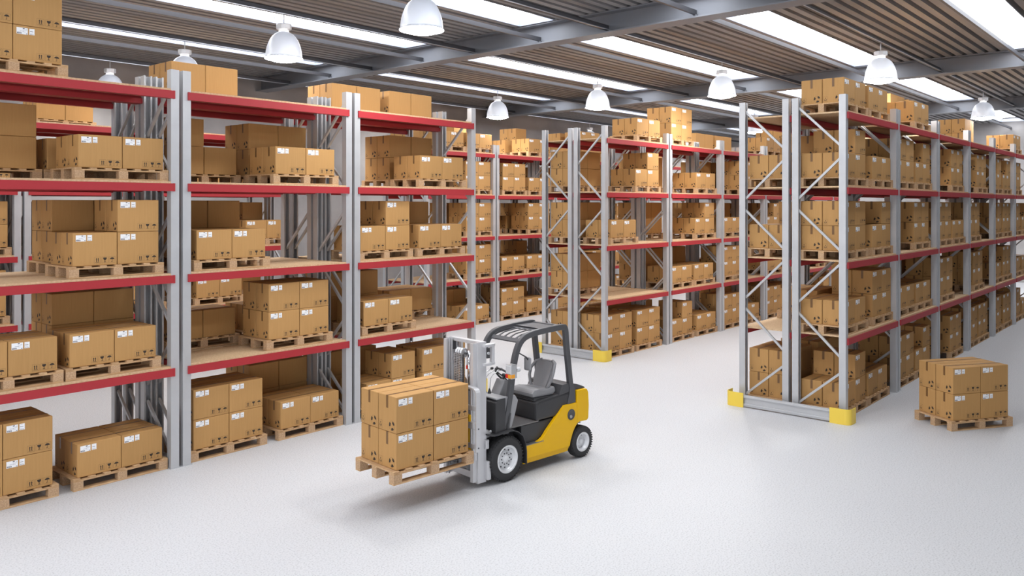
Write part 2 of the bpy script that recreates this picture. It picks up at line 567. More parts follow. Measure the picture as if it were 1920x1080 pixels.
end_guard(XR, YF['R'], 'low grey rail with yellow corners at the gable rack end')
end_guard(XM, YF['A'], 'low grey rail with yellow corners behind the forklift roof')
end_guard(XM, YF['N'], 'distant rail with yellow corners glimpsed under a beam')
end_guard(X1 + PIT + UL, YF['A'], 'rail with yellow corners hidden behind the forklift mast', 1)
end_guard(X1 + PIT + UL, YF['N'], 'far rail with yellow corners seen through the near rack', 1)

# ------------------------------------------------------------------ pallets and boxes
BX, BY, BZ = .498, .330, .386
SX, SY, SZ = .5060, .3390, .3895


def body_mesh():
    b = MB(); b.box(0, BX, 0, BY, 0, BZ, 'card', .005)
    # joint of the top flaps and the glued side seam
    b.box(.003, BX - .003, BY / 2 - .001, BY / 2 + .001, BZ - .001, BZ + .0006, 'ink')
    return b


def tape_into(b):
    y0, y1 = BY / 2 - .018, BY / 2 + .018
    b.box(.002, BX - .002, y0, y1, BZ - .001, BZ + .0012, 'tape')
    for x in (0, BX):
        b.box(x - .0012, x + .0012, y0, y1, BZ - .135, BZ - .001, 'tape')


def label1_into(b):
    z1 = BZ - .026; z0 = z1 - .072
    b.box(.032, .145, -.001, .001, z0, z1, 'paper')
    def r(u0, u1, w0, w1):
        b.box(.032 + .113 * u0, .032 + .113 * u1, -.0016, -.0008, z0 + .072 * w0, z0 + .072 * w1, 'print')
    r(.55, .72, .80, .95)
    for i, u in enumerate((.04, .10, .15, .22, .27, .34, .40)):
        r(u, u + (.035 if i % 2 else .05), .06, .26)
    r(.84, .96, .06, .16); r(.28, .66, .47, .50); r(.55, .90, .58, .60); r(.78, .94, .74, .78); r(.55, .8, .36, .38); r(.06, .42, .30, .32)


def label2_into(b):
    z1 = BZ - .026; z0 = z1 - .068
    b.box(.160, .212, -.001, .001, z0, z1, 'paper')
    def r(u0, u1, w0, w1):
        b.box(.160 + .052 * u0, .160 + .052 * u1, -.0016, -.0008, z0 + .068 * w0, z0 + .068 * w1, 'print')
    r(.1, .75, .50, .58); r(.15, .35, .06, .14); r(.42, .52, .06, .14); r(.6, .8, .06, .14); r(.1, .6, .82, .84); r(.1, .8, .26, .28)


def marks_into(b, simple=False):
    # -y face: this way up, fragile, keep dry
    def P(u, w):
        return (u, -.0012, w)
    def poly(pts):
        b.faces([P(*p) for p in pts], [tuple(range(len(pts)))], 'ink')
    def frame(u0, w0, s, t=.0013):
        for a in ((u0, u0 + s, w0, w0 + t), (u0, u0 + s, w0 + s - t, w0 + s), (u0, u0 + t, w0, w0 + s), (u0 + s - t, u0 + s, w0, w0 + s)):
            poly([(a[0], a[2]), (a[1], a[2]), (a[1], a[3]), (a[0], a[3])])
    w0 = .026; S = .073
    for u0 in (.236, .322, .405):
        frame(u0, w0, S)
    u = .236
    for dx in (.026, .047):
        c = u + dx
        poly([(c - .004, w0 + .018), (c + .004, w0 + .018), (c + .004, w0 + .048), (c - .004, w0 + .048)])
        poly([(c - .009, w0 + .047), (c + .009, w0 + .047), (c, w0 + .062)])
    poly([(u + .015, w0 + .010), (u + .058, w0 + .010), (u + .058, w0 + .0145), (u + .015, w0 + .0145)])
    c = .322 + S / 2
    poly([(c - .021, w0 + .063), (c - .019, w0 + .048), (c - .009, w0 + .034), (c + .009, w0 + .034), (c + .019, w0 + .048), (c + .021, w0 + .063)])
    poly([(c - .003, w0 + .012), (c + .003, w0 + .012), (c + .003, w0 + .036), (c - .003, w0 + .036)])
    poly([(c - .013, w0 + .009), (c + .013, w0 + .009), (c + .013, w0 + .014), (c - .013, w0 + .014)])
    c = .405 + S / 2
    poly([(c + .026 * math.cos(PI * t / 8), w0 + .040 + .022 * math.sin(PI * t / 8)) for t in range(9)])
    poly([(c - .002, w0 + .012), (c + .002, w0 + .012), (c + .002, w0 + .042), (c - .002, w0 + .042)])
    poly([(c - .010, w0 + .009), (c + .002, w0 + .009), (c + .002, w0 + .014), (c - .010, w0 + .014)])
    # end faces: care symbol and recycling ring
    for end in (0, 1):
        def Q(v, w):   # v: from the left of the face as seen
            return (-.0012, BY - v, w) if end == 0 else (BX + .0012, v, w)
        def pl(pts):
            b.faces([Q(*p) for p in pts], [tuple(range(len(pts)))], 'ink')
        v0, w1, s = .012, .022, .066
        for a in ((v0, v0 + s, w1, w1 + .0013), (v0, v0 + s, w1 + .08, w1 + .0813), (v0, v0 + .0013, w1, w1 + .081), (v0 + s, v0 + s + .0013, w1, w1 + .081)):
            pl([(a[0], a[2]), (a[1], a[2]), (a[1], a[3]), (a[0], a[3])])
        c = v0 + s / 2
        pl([(c - .005, w1 + .050), (c + .005, w1 + .050), (c + .004, w1 + .064), (c - .004, w1 + .064)])
        pl([(c, w1 + .036), (c + .004, w1 + .043), (c, w1 + .050), (c - .004, w1 + .043)])
        for g in (-1, 1):
            pl([(c + g * .003, w1 + .014), (c + g * .012, w1 + .014), (c + g * .022, w1 + .040), (c + g * .017, w1 + .040), (c + g * .010, w1 + .028), (c + g * .004, w1 + .026)])
        cx, cz, r1, r0 = .252, .074, .052, .024
        for q in range(3):
            a0 = R(15 + 120 * q)
            pts = [(cx + r1 * math.cos(a0 + R(60) * t / 5), cz + r1 * math.sin(a0 + R(60) * t / 5)) for t in range(6)]
            pts += [(cx + r0 * math.cos(a0 + R(60) * t / 3), cz + r0 * math.sin(a0 + R(60) * t / 3)) for t in range(3, -1, -1)]
            pl(pts)
        if not simple:
            for t in range(24):
                a0, a1 = 2 * PI * t / 24, 2 * PI * (t + 1) / 24
                pl([(cx + r * math.cos(a), cz + r * math.sin(a)) for r, a in ((.0505, a0), (.0518, a0), (.0518, a1), (.0505, a1))])


def merged_box(b, simple=False):
    tape_into(b); label1_into(b); label2_into(b)
    if simple: marks_into(b, True)


bb = body_mesh(); marks_into(bb); BOX_BODY = bb.mesh('cardboard_box')
bb = MB(); tape_into(bb); BOX_TAPE = bb.mesh('packing_tape')
bb = MB(); label1_into(bb); BOX_L1 = bb.mesh('shipping_label')
bb = MB(); label2_into(bb); BOX_L2 = bb.mesh('address_label')
bb = body_mesh(); marks_into(bb); merged_box(bb); BOX_ALL = bb.mesh('cardboard_box')

PLX, PLY, PLZ = 1.11, .735, .14


def deck_into(b):
    n = 7; w = .078; gap = (PLX - n * w) / (n - 1)
    # deck boards run across the depth; stringer boards run along the length under them
    for i in range(n):
        x = i * (w + gap)
        b.box(x, x + w, 0, PLY, PLZ - .018, PLZ, 'pallet', .002)
    for y in (0, PLY / 2 - .045, PLY - .09):
        b.box(0, PLX, y, y + .09, PLZ - .034, PLZ - .018, 'pallet')


def block_box(b, i, j):
    x = (0, PLX / 2 - .055, PLX - .11)[i]; y = (0, PLY / 2 - .045, PLY - .09)[j]
    b.box(x, x + .11, y, y + .09, .017, PLZ - .034, 'chip', .002)


def base_into(b, j):
    y = (0, PLY / 2 - .045, PLY - .09)[j]
    b.box(0, PLX, y, y + .09, 0, .017, 'pallet', .002)


bb = MB(); deck_into(bb); PAL_DECK = bb.mesh('deck_boards')
PAL_BLOCK = []
for i in range(3):
    for j in range(3):
        bb = MB(); block_box(bb, i, j); PAL_BLOCK.append(bb.mesh('spacer_block'))
PAL_BASE = []
for j in range(3):
    bb = MB(); base_into(bb, j); PAL_BASE.append(bb.mesh('base_board'))
bb = MB(); deck_into(bb)
for i in range(3):
    for j in range(3):
        block_box(bb, i, j)
for j in range(3):
    base_into(bb, j)
PAL_ALL = bb.mesh('wooden_pallet')

STUFF_BOX = []      # matrices
STUFF_PAL = []


def place(me_kind, m, label, group, detail):
    if me_kind == 'box':
        if detail == 0:
            STUFF_BOX.append(m); return None
        o = add('cardboard_box', BOX_BODY if detail == 2 else BOX_ALL)
        if detail == 2:
            for nm, me in (('packing_tape', BOX_TAPE), ('shipping_label', BOX_L1), ('address_label', BOX_L2)):
                add(nm, me, o)
        tag(o, label, 'box', group)
    else:
        if detail == 0:
            STUFF_PAL.append(m); return None
        if detail == 2:
            o = empty('wooden_pallet')
            add('deck_boards', PAL_DECK, o)
            for me in PAL_BLOCK: add('spacer_block', me, o)
            for me in PAL_BASE: add('base_board', me, o)
        else:
            o = add('wooden_pallet', PAL_ALL)
        tag(o, label, 'pallet', group)
    o.matrix_world = m
    return o


LOADS = '''A -1 0 0.204 15 15
A -1 0 1.47 15 0
A -1 1 0.254 15 0
A -1 1 1.388 15 0
A -1 2 1.422 15 10
A -1 3 1.482 15 0
A -1 4 0.303 15 15
A 0 0 0.178 15 15
A 0 0 1.467 15 0
A 0 1 1.279 15 15
A 0 2 0.222 15 0
A 0 3 1.386 15 0
A 1 0 0.293 15 10
A 1 0 1.463 15 15
A 1 1 0.235 15 0
A 1 2 0.173 15 10
A 1 2 1.381 15 0
A 1 3 1.416 15 0
Ab -1 1 1.512 15 15
Ab -1 2 1.516 15 15
Ab -1 3 0.339 15 15
Ab -1 3 1.469 15 0
Ab 0 0 1.523 15 15
Ab 0 1 0.29 15 0
Ab 0 1 1.512 15 0
Ab 0 2 0.359 15 15
Ab 0 3 0.304 15 5
Ab 0 3 1.507 15 15
Ab 0 4 0.327 15 0
Ab 1 0 0.213 15 15
Ab 1 0 1.463 15 0
Ab 1 1 0.253 15 15
Ab 1 1 1.509 15 0
Ab 1 2 1.436 15 15
Ab 1 3 1.517 15 15
Ab 1 4 0.308 15 0
Ab 1 4 1.51 15 0
L -1 0 0.22 15 15
L -1 0 1.507 15 0
L -1 1 0.216 15 10
L -1 1 1.438 15 15
L -1 2 0.218 15 0
L -1 2 1.466 15 15
L -1 3 0.225 15 0
L -1 3 1.505 15 0
L 0 0 0.187 15 0
L 0 0 1.5 15 15
L 0 1 0.246 15 10
L 0 1 1.456 15 0
L 0 2 0.211 15 15
L 0 2 1.48 15 0
L 0 3 0.198 15 0
L 0 3 1.433 15 10
L 1 0 0.206 15 15
L 1 0 1.516 15 0
L 1 1 0.439 15 0
L 1 2 1.54 15 0
L 1 3 0.253 15 0
L 1 3 1.518 15 15
Lb -1 0 0.221 15 0
Lb -1 0 1.454 15 0
Lb -1 1 0.171 15 15
Lb -1 1 1.441 15 0
Lb -1 2 0.171 15 15
Lb -1 2 1.446 15 10
Lb -1 3 0.216 15 0
Lb -1 3 1.465 15 15
Lb 0 0 0.189 15 15
Lb 0 0 1.518 15 10
Lb 0 1 0.25 15 0
Lb 0 1 1.52 15 10
Lb 0 2 0.179 15 0
Lb 0 2 1.453 15 10
Lb 0 3 0.197 15 0
Lb 0 3 1.449 15 0
Lb 0 4 0.507 15 0
Lb 1 0 0.203 15 10
Lb 1 0 1.516 15 15
Lb 1 1 0.182 15 15
Lb 1 1 1.444 15 0
Lb 1 2 0.192 15 0
Lb 1 2 1.487 15 10
Lb 1 3 0.256 15 15
Lb 1 3 1.468 15 0
M 0 0 0.16 15 15
M 0 0 1.366 15 15
M 0 2 0.328 15 0
M 0 3 1.312 15 10
M 0 4 1.372 15 0
M 1 0 0.218 15 10
M 1 0 1.461 15 0
M 1 1 0.196 15 0
M 1 1 1.325 15 0
M 1 2 1.378 15 10
M 1 3 1.428 15 0
M 1 4 0.193 15 15
M 2 0 0.217 15 15
M 2 0 1.401 15 0
M 2 1 0.217 15 15
M 2 2 0.217 15 0
M 2 3 1.203 15 15
M 3 0 0.216 15 15
M 3 0 1.493 15 15
M 3 1 0.251 15 15
M 3 1 1.446 15 0
M 3 2 0.213 15 10
M 3 2 1.455 15 0
M 3 3 0.176 15 15
M 3 3 1.435 15 0
M 3 4 0.218 15 0
M 3 4 1.442 15 15
M 4 0 1.492 15 10
M 4 1 1.513 15 15
M 4 2 1.517 15 0
M 4 3 0.177 15 0
M 4 3 1.459 15 0
M 4 4 0.219 15 0
M 5 0 0.233 15 15
M 5 0 1.492 15 0
M 5 1 1.501 15 15
M 5 2 0.226 15 15
M 5 2 1.431 15 0
M 5 3 0.228 15 15
Mb 0 0 0.22 15 15
Mb 0 0 1.5 15 15
Mb 0 1 0.22 15 15
Mb 0 2 0.22 15 15
Mb 0 3 0.22 15 15
Mb 1 0 0.3 15 5
Mb 1 1 0.3 15 15
Mb 1 1 1.5 15 15
Mb 1 2 0.25 15 15
Mb 1 3 0.3 15 15
Mb 2 0 0.245 15 0
Mb 2 0 1.476 15 15
Mb 2 1 0.213 15 0
Mb 2 2 0.24 15 15
Mb 2 2 1.431 15 15
Mb 2 3 0.225 15 10
Mb 2 3 1.512 15 15
Mb 2 4 0.375 15 0
Mb 2 4 1.505 15 0
Mb 3 0 0.192 15 15
Mb 3 0 1.448 15 15
Mb 3 1 0.238 15 0
Mb 3 2 0.222 15 15
Mb 3 2 1.442 15 15
Mb 4 0 0.185 15 15
Mb 4 0 1.513 15 15
Mb 4 1 0.217 15 15
Mb 4 1 1.506 15 10
Mb 4 2 0.177 15 0
Mb 4 2 1.485 15 15
Mb 4 3 0.198 15 10
Mb 4 3 1.442 15 15
Mb 4 4 0.239 15 15
Mb 4 4 1.443 15 0
Mb 5 0 1.44 15 10
Mb 5 1 0.243 15 0
Mb 5 1 1.448 15 15
Mb 5 2 0.234 15 15
Mb 5 2 1.433 15 0
Mb 5 3 0.201 15 10
Mb 5 3 1.52 15 0
N 0 0 1.459 15 0
N 0 1 1.54 15 15
N 0 2 1.54 15 15
N 0 3 1.514 15 15
N 0 4 0.44 15 0
N 0 4 1.57 15 0
N 1 0 0.279 15 15
N 1 0 1.409 15 0
N 1 1 0.288 15 0
N 1 1 1.417 15 0
N 1 2 1.476 15 15
N 1 3 0.333 15 15
N 1 3 1.5 15 0
N 1 4 1.5 15 0
N 2 0 0.211 15 0
N 2 0 1.481 15 10
N 2 1 0.255 15 15
N 2 1 1.518 15 0
N 2 2 0.244 15 0
N 2 2 1.511 15 0
N 2 3 1.501 15 15
N 2 4 0.235 15 0
N 2 4 1.437 15 15
N 3 0 0.208 15 15
N 3 0 1.433 15 0
N 3 1 0.173 15 10
N 3 1 1.501 15 0
N 3 2 0.26 15 10
N 3 2 1.492 15 15
N 3 3 0.232 15 0
N 3 3 1.48 15 10
N 4 0 0.22 15 15
N 4 0 1.516 15 10
N 4 1 0.247 15 10
N 4 1 1.482 15 0
N 4 2 0.18 15 0
N 4 2 1.432 15 0
N 4 3 0.206 15 10
N 4 3 1.438 15 0
N 4 4 0.218 15 15
Nb 0 0 0.206 15 0
Nb 0 0 1.441 15 15
Nb 0 2 1.44 15 15
Nb 0 3 0.253 15 0
Nb 0 3 1.518 15 0
Nb 0 4 0.19 15 15
Nb 0 4 1.462 15 10
Nb 1 0 0.215 15 10
Nb 1 0 1.476 15 15
Nb 1 1 0.233 15 15
Nb 1 1 1.487 15 10
Nb 1 2 0.218 15 10
Nb 1 2 1.478 15 10
Nb 1 3 0.247 15 0
Nb 1 4 1.446 15 10
Nb 2 0 0.253 15 0
Nb 2 0 1.448 15 0
Nb 2 1 0.192 15 0
Nb 2 1 1.439 15 15
Nb 2 2 0.233 15 0
Nb 2 2 1.492 15 0
Nb 2 3 0.221 15 15
Nb 2 4 1.476 15 15
Nb 3 0 0.232 15 0
Nb 3 0 1.473 15 0
Nb 3 1 0.22 15 10
Nb 3 2 0.187 15 0
Nb 3 2 1.506 15 15
Nb 3 3 1.436 15 15
Nb 3 4 0.179 15 15
Nb 4 0 0.209 15 10
Nb 4 0 1.487 15 0
Nb 4 1 0.186 15 15
Nb 4 1 1.463 15 0
Nb 4 2 0.179 15 0
Nb 4 2 1.438 15 15
Nb 4 3 0.187 15 10
Nb 4 4 1.512 15 0
R 0 0 0.16 15 10
R 0 0 1.3 15 0
R 0 1 0.16 15 0
R 0 1 1.516 15 15
R 0 2 0.16 15 15
R 0 2 1.497 15 10
R 0 3 0.16 15 10
R 0 3 1.5 15 0
R 0 4 0.16 15 0
R 0 4 1.317 15 0
R 1 0 0.232 15 15
R 1 0 1.361 15 10
R 1 1 0.248 15 0
R 1 1 1.377 15 0
R 1 2 1.256 15 15
R 1 3 0.227 15 15
R 1 3 1.357 15 10
R 1 4 1.256 15 0
R 2 0 1.257 15 15
R 2 1 0.463 15 15
R 2 2 0.343 15 15
R 2 2 1.473 15 0
R 2 3 1.348 15 15
R 3 0 0.14 15 15
R 3 0 1.27 15 15
R 3 1 0.699 15 15
R 3 2 0.376 15 15
R 3 3 1.087 15 15
R 4 0 0.207 15 15
R 4 0 1.493 15 15
R 4 1 0.207 15 0
R 4 1 1.461 15 15
R 4 2 0.25 15 10
R 4 2 1.455 15 15
R 4 3 0.229 15 10
R 4 3 1.437 15 10
R 5 0 0.239 15 10
R 5 0 1.485 15 0
R 5 1 0.206 15 0
R 5 1 1.488 15 0
R 5 2 0.193 15 15
R 5 2 1.476 15 10
R 5 3 0.26 15 15
R 5 4 0.224 15 0
Rb 0 0 0.2 15 15
Rb 0 0 1.5 15 15
Rb 0 1 1.45 15 0
Rb 0 2 0.2 15 0
Rb 0 2 1.4 15 15
Rb 0 3 0.2 15 0
Rb 0 3 1.45 15 15
Rb 1 0 1.4 15 0
Rb 1 1 1.3 15 15
Rb 1 2 0.2 15 15
Rb 1 3 1.517 15 15
Rb 1 4 0.5 15 15
Rb 2 0 0.224 15 15
Rb 2 1 0.217 15 10
Rb 2 1 1.478 15 15
Rb 2 2 0.22 15 15
Rb 2 2 1.497 15 0
Rb 2 3 0.192 15 0
Rb 2 3 1.467 15 15
Rb 2 4 0.198 15 15
Rb 2 4 1.519 15 15
Rb 3 0 0.251 15 15
Rb 3 0 1.453 15 0
Rb 3 1 0.179 15 15
Rb 3 1 1.516 15 0
Rb 3 2 0.18 15 10
Rb 3 2 1.441 15 0
Rb 3 3 0.184 15 15
Rb 3 3 1.49 15 15
Rb 4 0 0.203 15 10
Rb 4 0 1.442 15 15
Rb 4 1 0.191 15 0
Rb 4 1 1.458 15 10
Rb 4 2 0.202 15 15
Rb 4 2 1.495 15 10
Rb 4 3 0.195 15 0
Rb 4 3 1.452 15 0
Rb 4 4 1.435 15 15
Rb 5 0 0.172 15 0
Rb 5 0 1.479 15 0
Rb 5 1 0.252 15 0
Rb 5 1 1.487 15 15
Rb 5 2 0.202 15 15
Rb 5 2 1.497 15 0
Rb 5 3 1.504 15 0'''
SHOWN = '20200020222222222012222122220222222022200220022200220122221222202220222002222012000220100020002220022200222220022220010002220220202020202000200120000000022002220011000100002200222002012000222002200000002000000001100012001120010000020012020222002200022000000000000000000000001000000000000010100010000000000000000000000000010000001000010000000000000000000000000000000000000002220012200000000000000000000000000000000000000000000000000000000000000000000000000000000000000000000000000000000000000000000000012200000000000000000010000000010000000000000020000000000000001211022201210022001221012110211211011100201210011110110001201021120101200020001000010101000010000000010000100000000100000000000000000100000000000000000000000000000000000000011000100000000000000010000000000000000000000000000000000000000000000000000000000000000000000000010000001000000000011110111010010111011110121000000001001000000000000001000000001000000000000000000000000000100000000000000000100000010000000000000000000000000000000000001000000000000010000000000000000000000000000000000000000000000000000000000000000000000000000000000000000000000000000000000000000000000000000000000000101001110001001010011001010001001010010100110001100110001100011000120002000110001000110001200010000100000000000000010000000000000000000000000000100000000000000000000001000000000000000000000000000000000000000000000000000000000000000000000000000000000000000000000000000000000000010000000000000000000000000000000000000000000000000000000000000000000201000000100000000000110001000000000000000000000000000000000000000000000000000000000000000000000000000000000000000000000000000000000000000000000000000000000000000000000000000000000012220221220022220121002220222202220121002022220221210022220121001210021201100020101001210012000200010000202011000201200012000200011000202010000100010000120002000100000000100000000110002000100002000110001000100000000100000000100001000010001000010100000000100000010000001000000100001000010000100000000100000010000000011000120202220000002000100002202000000000012020100002000000000000000000000000000000000000000000000000000000000000000000000000000000000000000000000000000000000000000000000000000000000000000000000000000000000000000000000000000000000000000000000000000000000000000000000000000000000000000020100000000000000000000000000000000000000000000'      # per object in build order: 0 merged into the uncounted rest, 1 plain, 2 with parts
SHELFN = ['floor', 'first shelf', 'second shelf', 'third shelf', 'top shelf']
counter = [0]


def level_of():
    i = counter[0]; counter[0] += 1
    return int(SHOWN[i]) if i < len(SHOWN) else 1


SHORTROW = {'A': 'near rack', 'Ab': 'rack behind near rack', 'M': 'middle rack', 'Mb': 'rack behind middle rack', 'R': 'gable rack', 'Rb': 'rack behind gable rack',
            'N': 'far rack', 'Nb': 'rearmost rack', 'L': 'rack beyond near rack', 'Lb': 'wall rack beyond near rack'}
SHORTBAY = {-1: 'edge bay', 0: 'middle bay', 1: 'forklift bay', -2: 'hidden bay'}


def load(mtx, bm, tm, flip, where, pal_label, group, force=None):
    """one pallet with its boxes; mtx puts the pallet's front corner; flip: labels to the back."""
    lv = force if force is not None else level_of()
    place('pallet', mtx, pal_label, 'pallets, ' + group, lv)
    ox, oy = (PLX - 2 * SX) / 2 + .003, (PLY - 2 * SY) / 2 + .003
    for layer, mask in ((0, bm), (1, tm)):
        for bit in range(4):
            if not mask >> bit & 1:
                continue
            cx, cy = bit & 1, bit >> 1
            q = Vector((ox + cx * SX + JIT.uniform(-.0015, .0015), oy + cy * SY, PLZ + .001 + layer * SZ))
            m = mtx @ Matrix.Translation(q)
            if flip:
                m = m @ Matrix.Translation((BX, BY, 0)) @ Matrix.Rotation(PI, 4, 'Z')
            lv = force if force is not None else level_of()
            vert = ('upper ' if layer else 'lower ') if tm else ''
            nm = '%s%s %s box' % (vert, 'rear' if cy else 'aisle-side', 'farther' if cx else 'nearer')
            place('box', m, nm + ' ' + where, 'boxes, ' + group, lv)


JIT = random.Random(4)
cnt = {}
rows_l = [l.split() for l in LOADS.strip().split('\n')]
for l in rows_l:
    key = (l[0], l[1], l[2]); cnt[key] = cnt.get(key, 0) + 1
seen = {}
for l in rows_l:
    row, k, lev, off, bm, tm = l[0], int(l[1]), int(l[2]), float(l[3]), int(l[4]), int(l[5])
    key = (l[0], l[1], l[2]); n = seen.get(key, 0); seen[key] = n + 1
    x0, y0, back = ROWS[row]
    which = '' if cnt[key] == 1 else ('nearer load, ' if n == 0 else 'farther load, ')
    bay = SHORTBAY[k] if row in ('A', 'Ab', 'L', 'Lb') else ORD[k] + ' bay'
    where = 'of %s%s, %s, %s' % (which or 'lone load, ', SHELFN[lev], bay, SHORTROW[row])
    where = where.replace('of nearer load,', 'on nearer pallet,').replace('of farther load,', 'on farther pallet,').replace('of lone load,', 'on lone pallet,')
    plab = 'wooden pallet, %s%s, %s of %s' % ({'nearer load, ': 'nearer one on ', 'farther load, ': 'farther one on ', '': 'lone on '}[which], SHELFN[lev], bay, SHORTROW[row])
    x = x0 + k * PIT + off - .05
    y = y0 + (.05 if not back else RD - .05 - PLY)
    z = .0 if lev == 0 else LEV[lev - 1] + .027
    load(Matrix.Translation((x, y, z)), bm, tm, back, where, plab, SHORTROW[row])

# the load on the forks and the loose load at the picture's edge
TH = R(-5.5)
FO = Matrix.Translation((5.70, 6.60, 0)) @ Matrix.Rotation(TH, 4, 'Z')
load(FO @ Matrix.Translation((-.052, -.035, .345)), 15, 15, False, 'of the load carried on the forklift forks', 'wooden pallet carried on the forks under eight boxes', 'forklift load', 2)
RM = Matrix.Translation((13.234, 2.975, 0)) @ Matrix.Rotation(R(-33.8), 4, 'Z')
load(RM @ Matrix.Translation((-.052, -.035, 0)), 15, 15, False, 'of the loose pallet load standing askew on the open floor', 'wooden pallet askew on the floor apart from the racks', 'loose load', 2)


def gather(me, mats, name, label, cat):
    """everything too small or hidden to count, as one object."""
    if not mats:
        return
    bm = bmesh.new()
    src = bmesh.new(); src.from_mesh(me)
    base = [v.co.copy() for v in src.verts]; fs = [([v.index for v in f.verts], f.material_index) for f in src.faces]
    vs_, idx, mi = [], [], []
    for m in mats:
        o = len(vs_)
        vs_ += [tuple(m @ c) for c in base]
        idx += [[i + o for i in f] for f, _ in fs]; mi += [q for _, q in fs]
    src.free(); bm.free()
    nm = bpy.data.meshes.new(name); nm.from_pydata(vs_, [], idx)
    nm.polygons.foreach_set('material_index', mi)
    for q in me.materials: nm.materials.append(q)
    nm.update()
    tag(add(name, nm), label, cat, kind='stuff')


bb = MB(); bb.box(0, BX, 0, BY, 0, BZ, 'card'); merged_box(bb, True)
gather(bb.mesh('box_rest'), STUFF_BOX, 'cardboard_box_stock', 'remaining small or mostly hidden cardboard boxes deep in the racks', 'boxes')
gather(PAL_ALL, STUFF_PAL, 'wooden_pallet_stock', 'remaining small or mostly hidden pallets deep in the racks', 'pallets')

# ------------------------------------------------------------------ forklift (x backwards, y away from the camera side, z up)
fk = tag(empty('forklift'), 'yellow and black forklift truck carrying a pallet of boxes', 'forklift')
fk.matrix_world = FO
VC = .335


def arc(cx, cz, r, a0, a1, n):
    return [(cx + r * math.cos(R(a0 + (a1 - a0) * t / n)), cz + r * math.sin(R(a0 + (a1 - a0) * t / n))) for t in range(n + 1)]


# wheels
def wheel(name, u, r, v0, w, near, bolts, tread):
    s = -1 if near else 1            # outward direction along y
    vo = v0                          # y of the outer face
    def y(d): return vo - s * d      # d: depth inward from the outer face
    rr = r * .60
    b = MB()
    prof = [(rr - .004, y(.035)), (rr, y(.006)), (rr + .012, y(.0)), (r * .80, y(.002)), (r * .90, y(.012)), (r * .965, y(.03)), (r * .985, y(.045)), (r * .985, y(w - .045)), (r * .965, y(w - .03)), (r * .85, y(w - .004)), (rr, y(w)), (rr - .004, y(w - .03))]
    b.lathe(prof, 'rubber', 48, 'y', (u, 0, r))
    for i in range(tread):           # tread lugs, three across, staggered
        for j in range(3):
            a = 2 * PI * (i + (.5 if j == 1 else 0)) / tread
            c = Matrix.Translation((u, 0, r)) @ Matrix.Rotation(-a, 4, 'Y')
            ya = y(.03 + j * (w - .06) / 3); yb_ = y(.03 + (j + 1) * (w - .06) / 3 - .008)
            da = PI * r * 2 / tread * .38
            b.box(-da, da, min(ya, yb_), max(ya, yb_), r * .98 - .004, r * .996, 'rubber', 0, c)
        a = 2 * PI * (i + .25) / tread
        c = Matrix.Translation((u, 0, r)) @ Matrix.Rotation(-a, 4, 'Y')
        ya, yb_ = sorted((y(.010), y(.03)))
        b.box(-.008, .008, ya, yb_, r * .93, r * .972, 'rubber', 0, c)
    t = b.build(name, fk)
    b = MB()
    b.lathe([(rr, y(.035)), (rr + .004, y(.004)), (rr - .004, y(-.001)), (rr - .016, y(.002)), (rr - .026, y(.018)), (rr - .03, y(.06)), (rr * .62, y(.062)), (rr * .58, y(.05)), (rr * .42, y(.045)), (rr * .30, y(.045)), (rr * .28, y(.030)), (rr * .22, y(.022)), (.001, y(.020))], 'rim', 40, 'y', (u, 0, r))
    b.lathe([(rr - .004, y(.06)), (.001, y(.064))], 'rim', 40, 'y', (u, 0, r))
    for i in range(bolts):
        for rad, rb, ph in ((rr * .40, .008, 0), (rr * .66, .0095, .5)) if bolts > 6 else ((rr * .55, .014, 0),):
            a = 2 * PI * (i + ph) / bolts
            cx, cz = u + rad * math.cos(a), r + rad * math.sin(a)
            yy = y(.044) if rad < rr * .5 else y(.059)
            b.lathe([(.0, yy + s * .006), (rb * .9, yy + s * .006), (rb, yy), (rb, yy - s * .003)], 'dark', 8, 'y', (cx, 0, cz))
    b.build('wheel_rim', t)


wheel('front_wheel', 1.60, .272, -.030, .185, True, 10, 40)
wheel('front_wheel', 1.60, .272, .70, .185, False, 10, 40)
wheel('rear_wheel', 2.965, .205, -.012, .15, True, 5, 38)
wheel('rear_wheel', 2.965, .205, .682, .15, False, 5, 38)

# yellow side panels
side = [(1.915, .20), (2.715, .193), (2.725, .21)] + [(2.74, .27), (2.775, .35), (2.82, .42), (2.86, .455)] + \
       [(2.862, .60), (2.862, .735), (2.62, .735), (2.575, .70), (2.30, .47), (2.235, .405), (2.18, .378), (2.12, .366), (1.915, .362)]
for v0, v1 in ((.0, .05), (.62, .67)):
    b = MB(); b.prism(side, 'y', v0, v1, 'body_yellow', .006)
    b.build('side_panel', fk)
# darker bevelled sill strip at the foot of the near panel: a fold in the sheet
b = MB()
for sg, vv in ((1, 0), (-1, .67)):
    b.prism([(vv, .202), (vv + sg * .03, .130), (vv + sg * .05, .130), (vv + sg * .05, .202)], 'x', 1.915, 2.705, 'body_yellow')
b.build('sill_fold', fk)
# counterweight with wheel arches
cw = [(2.862, .455), (2.90, .475), (3.06, .470), (3.085, .50), (3.095, .66), (3.085, .83), (3.06, .880), (3.03, .893), (2.862, .893)]
b = MB(); b.prism(cw, 'y', .0, .67, 'body_yellow', .012); b.build('counterweight', fk)
b = MB(); b.prism([(2.70, .17), (3.06, .20), (3.06, .47), (2.70, .47)], 'y', .16, .51, 'dark', .01); b.build('rear_axle_housing', fk)
b = MB(); b.box(3.06, 3.10, .14, .19, .40, .46, 'silver', .006); b.tube([(3.09, .335, .38), (3.11, .335, .48)], .014, 'silver'); b.box(3.07, 3.11, .29, .38, .36, .40, 'silver', .006)
b.build('towing_hitch', fk)
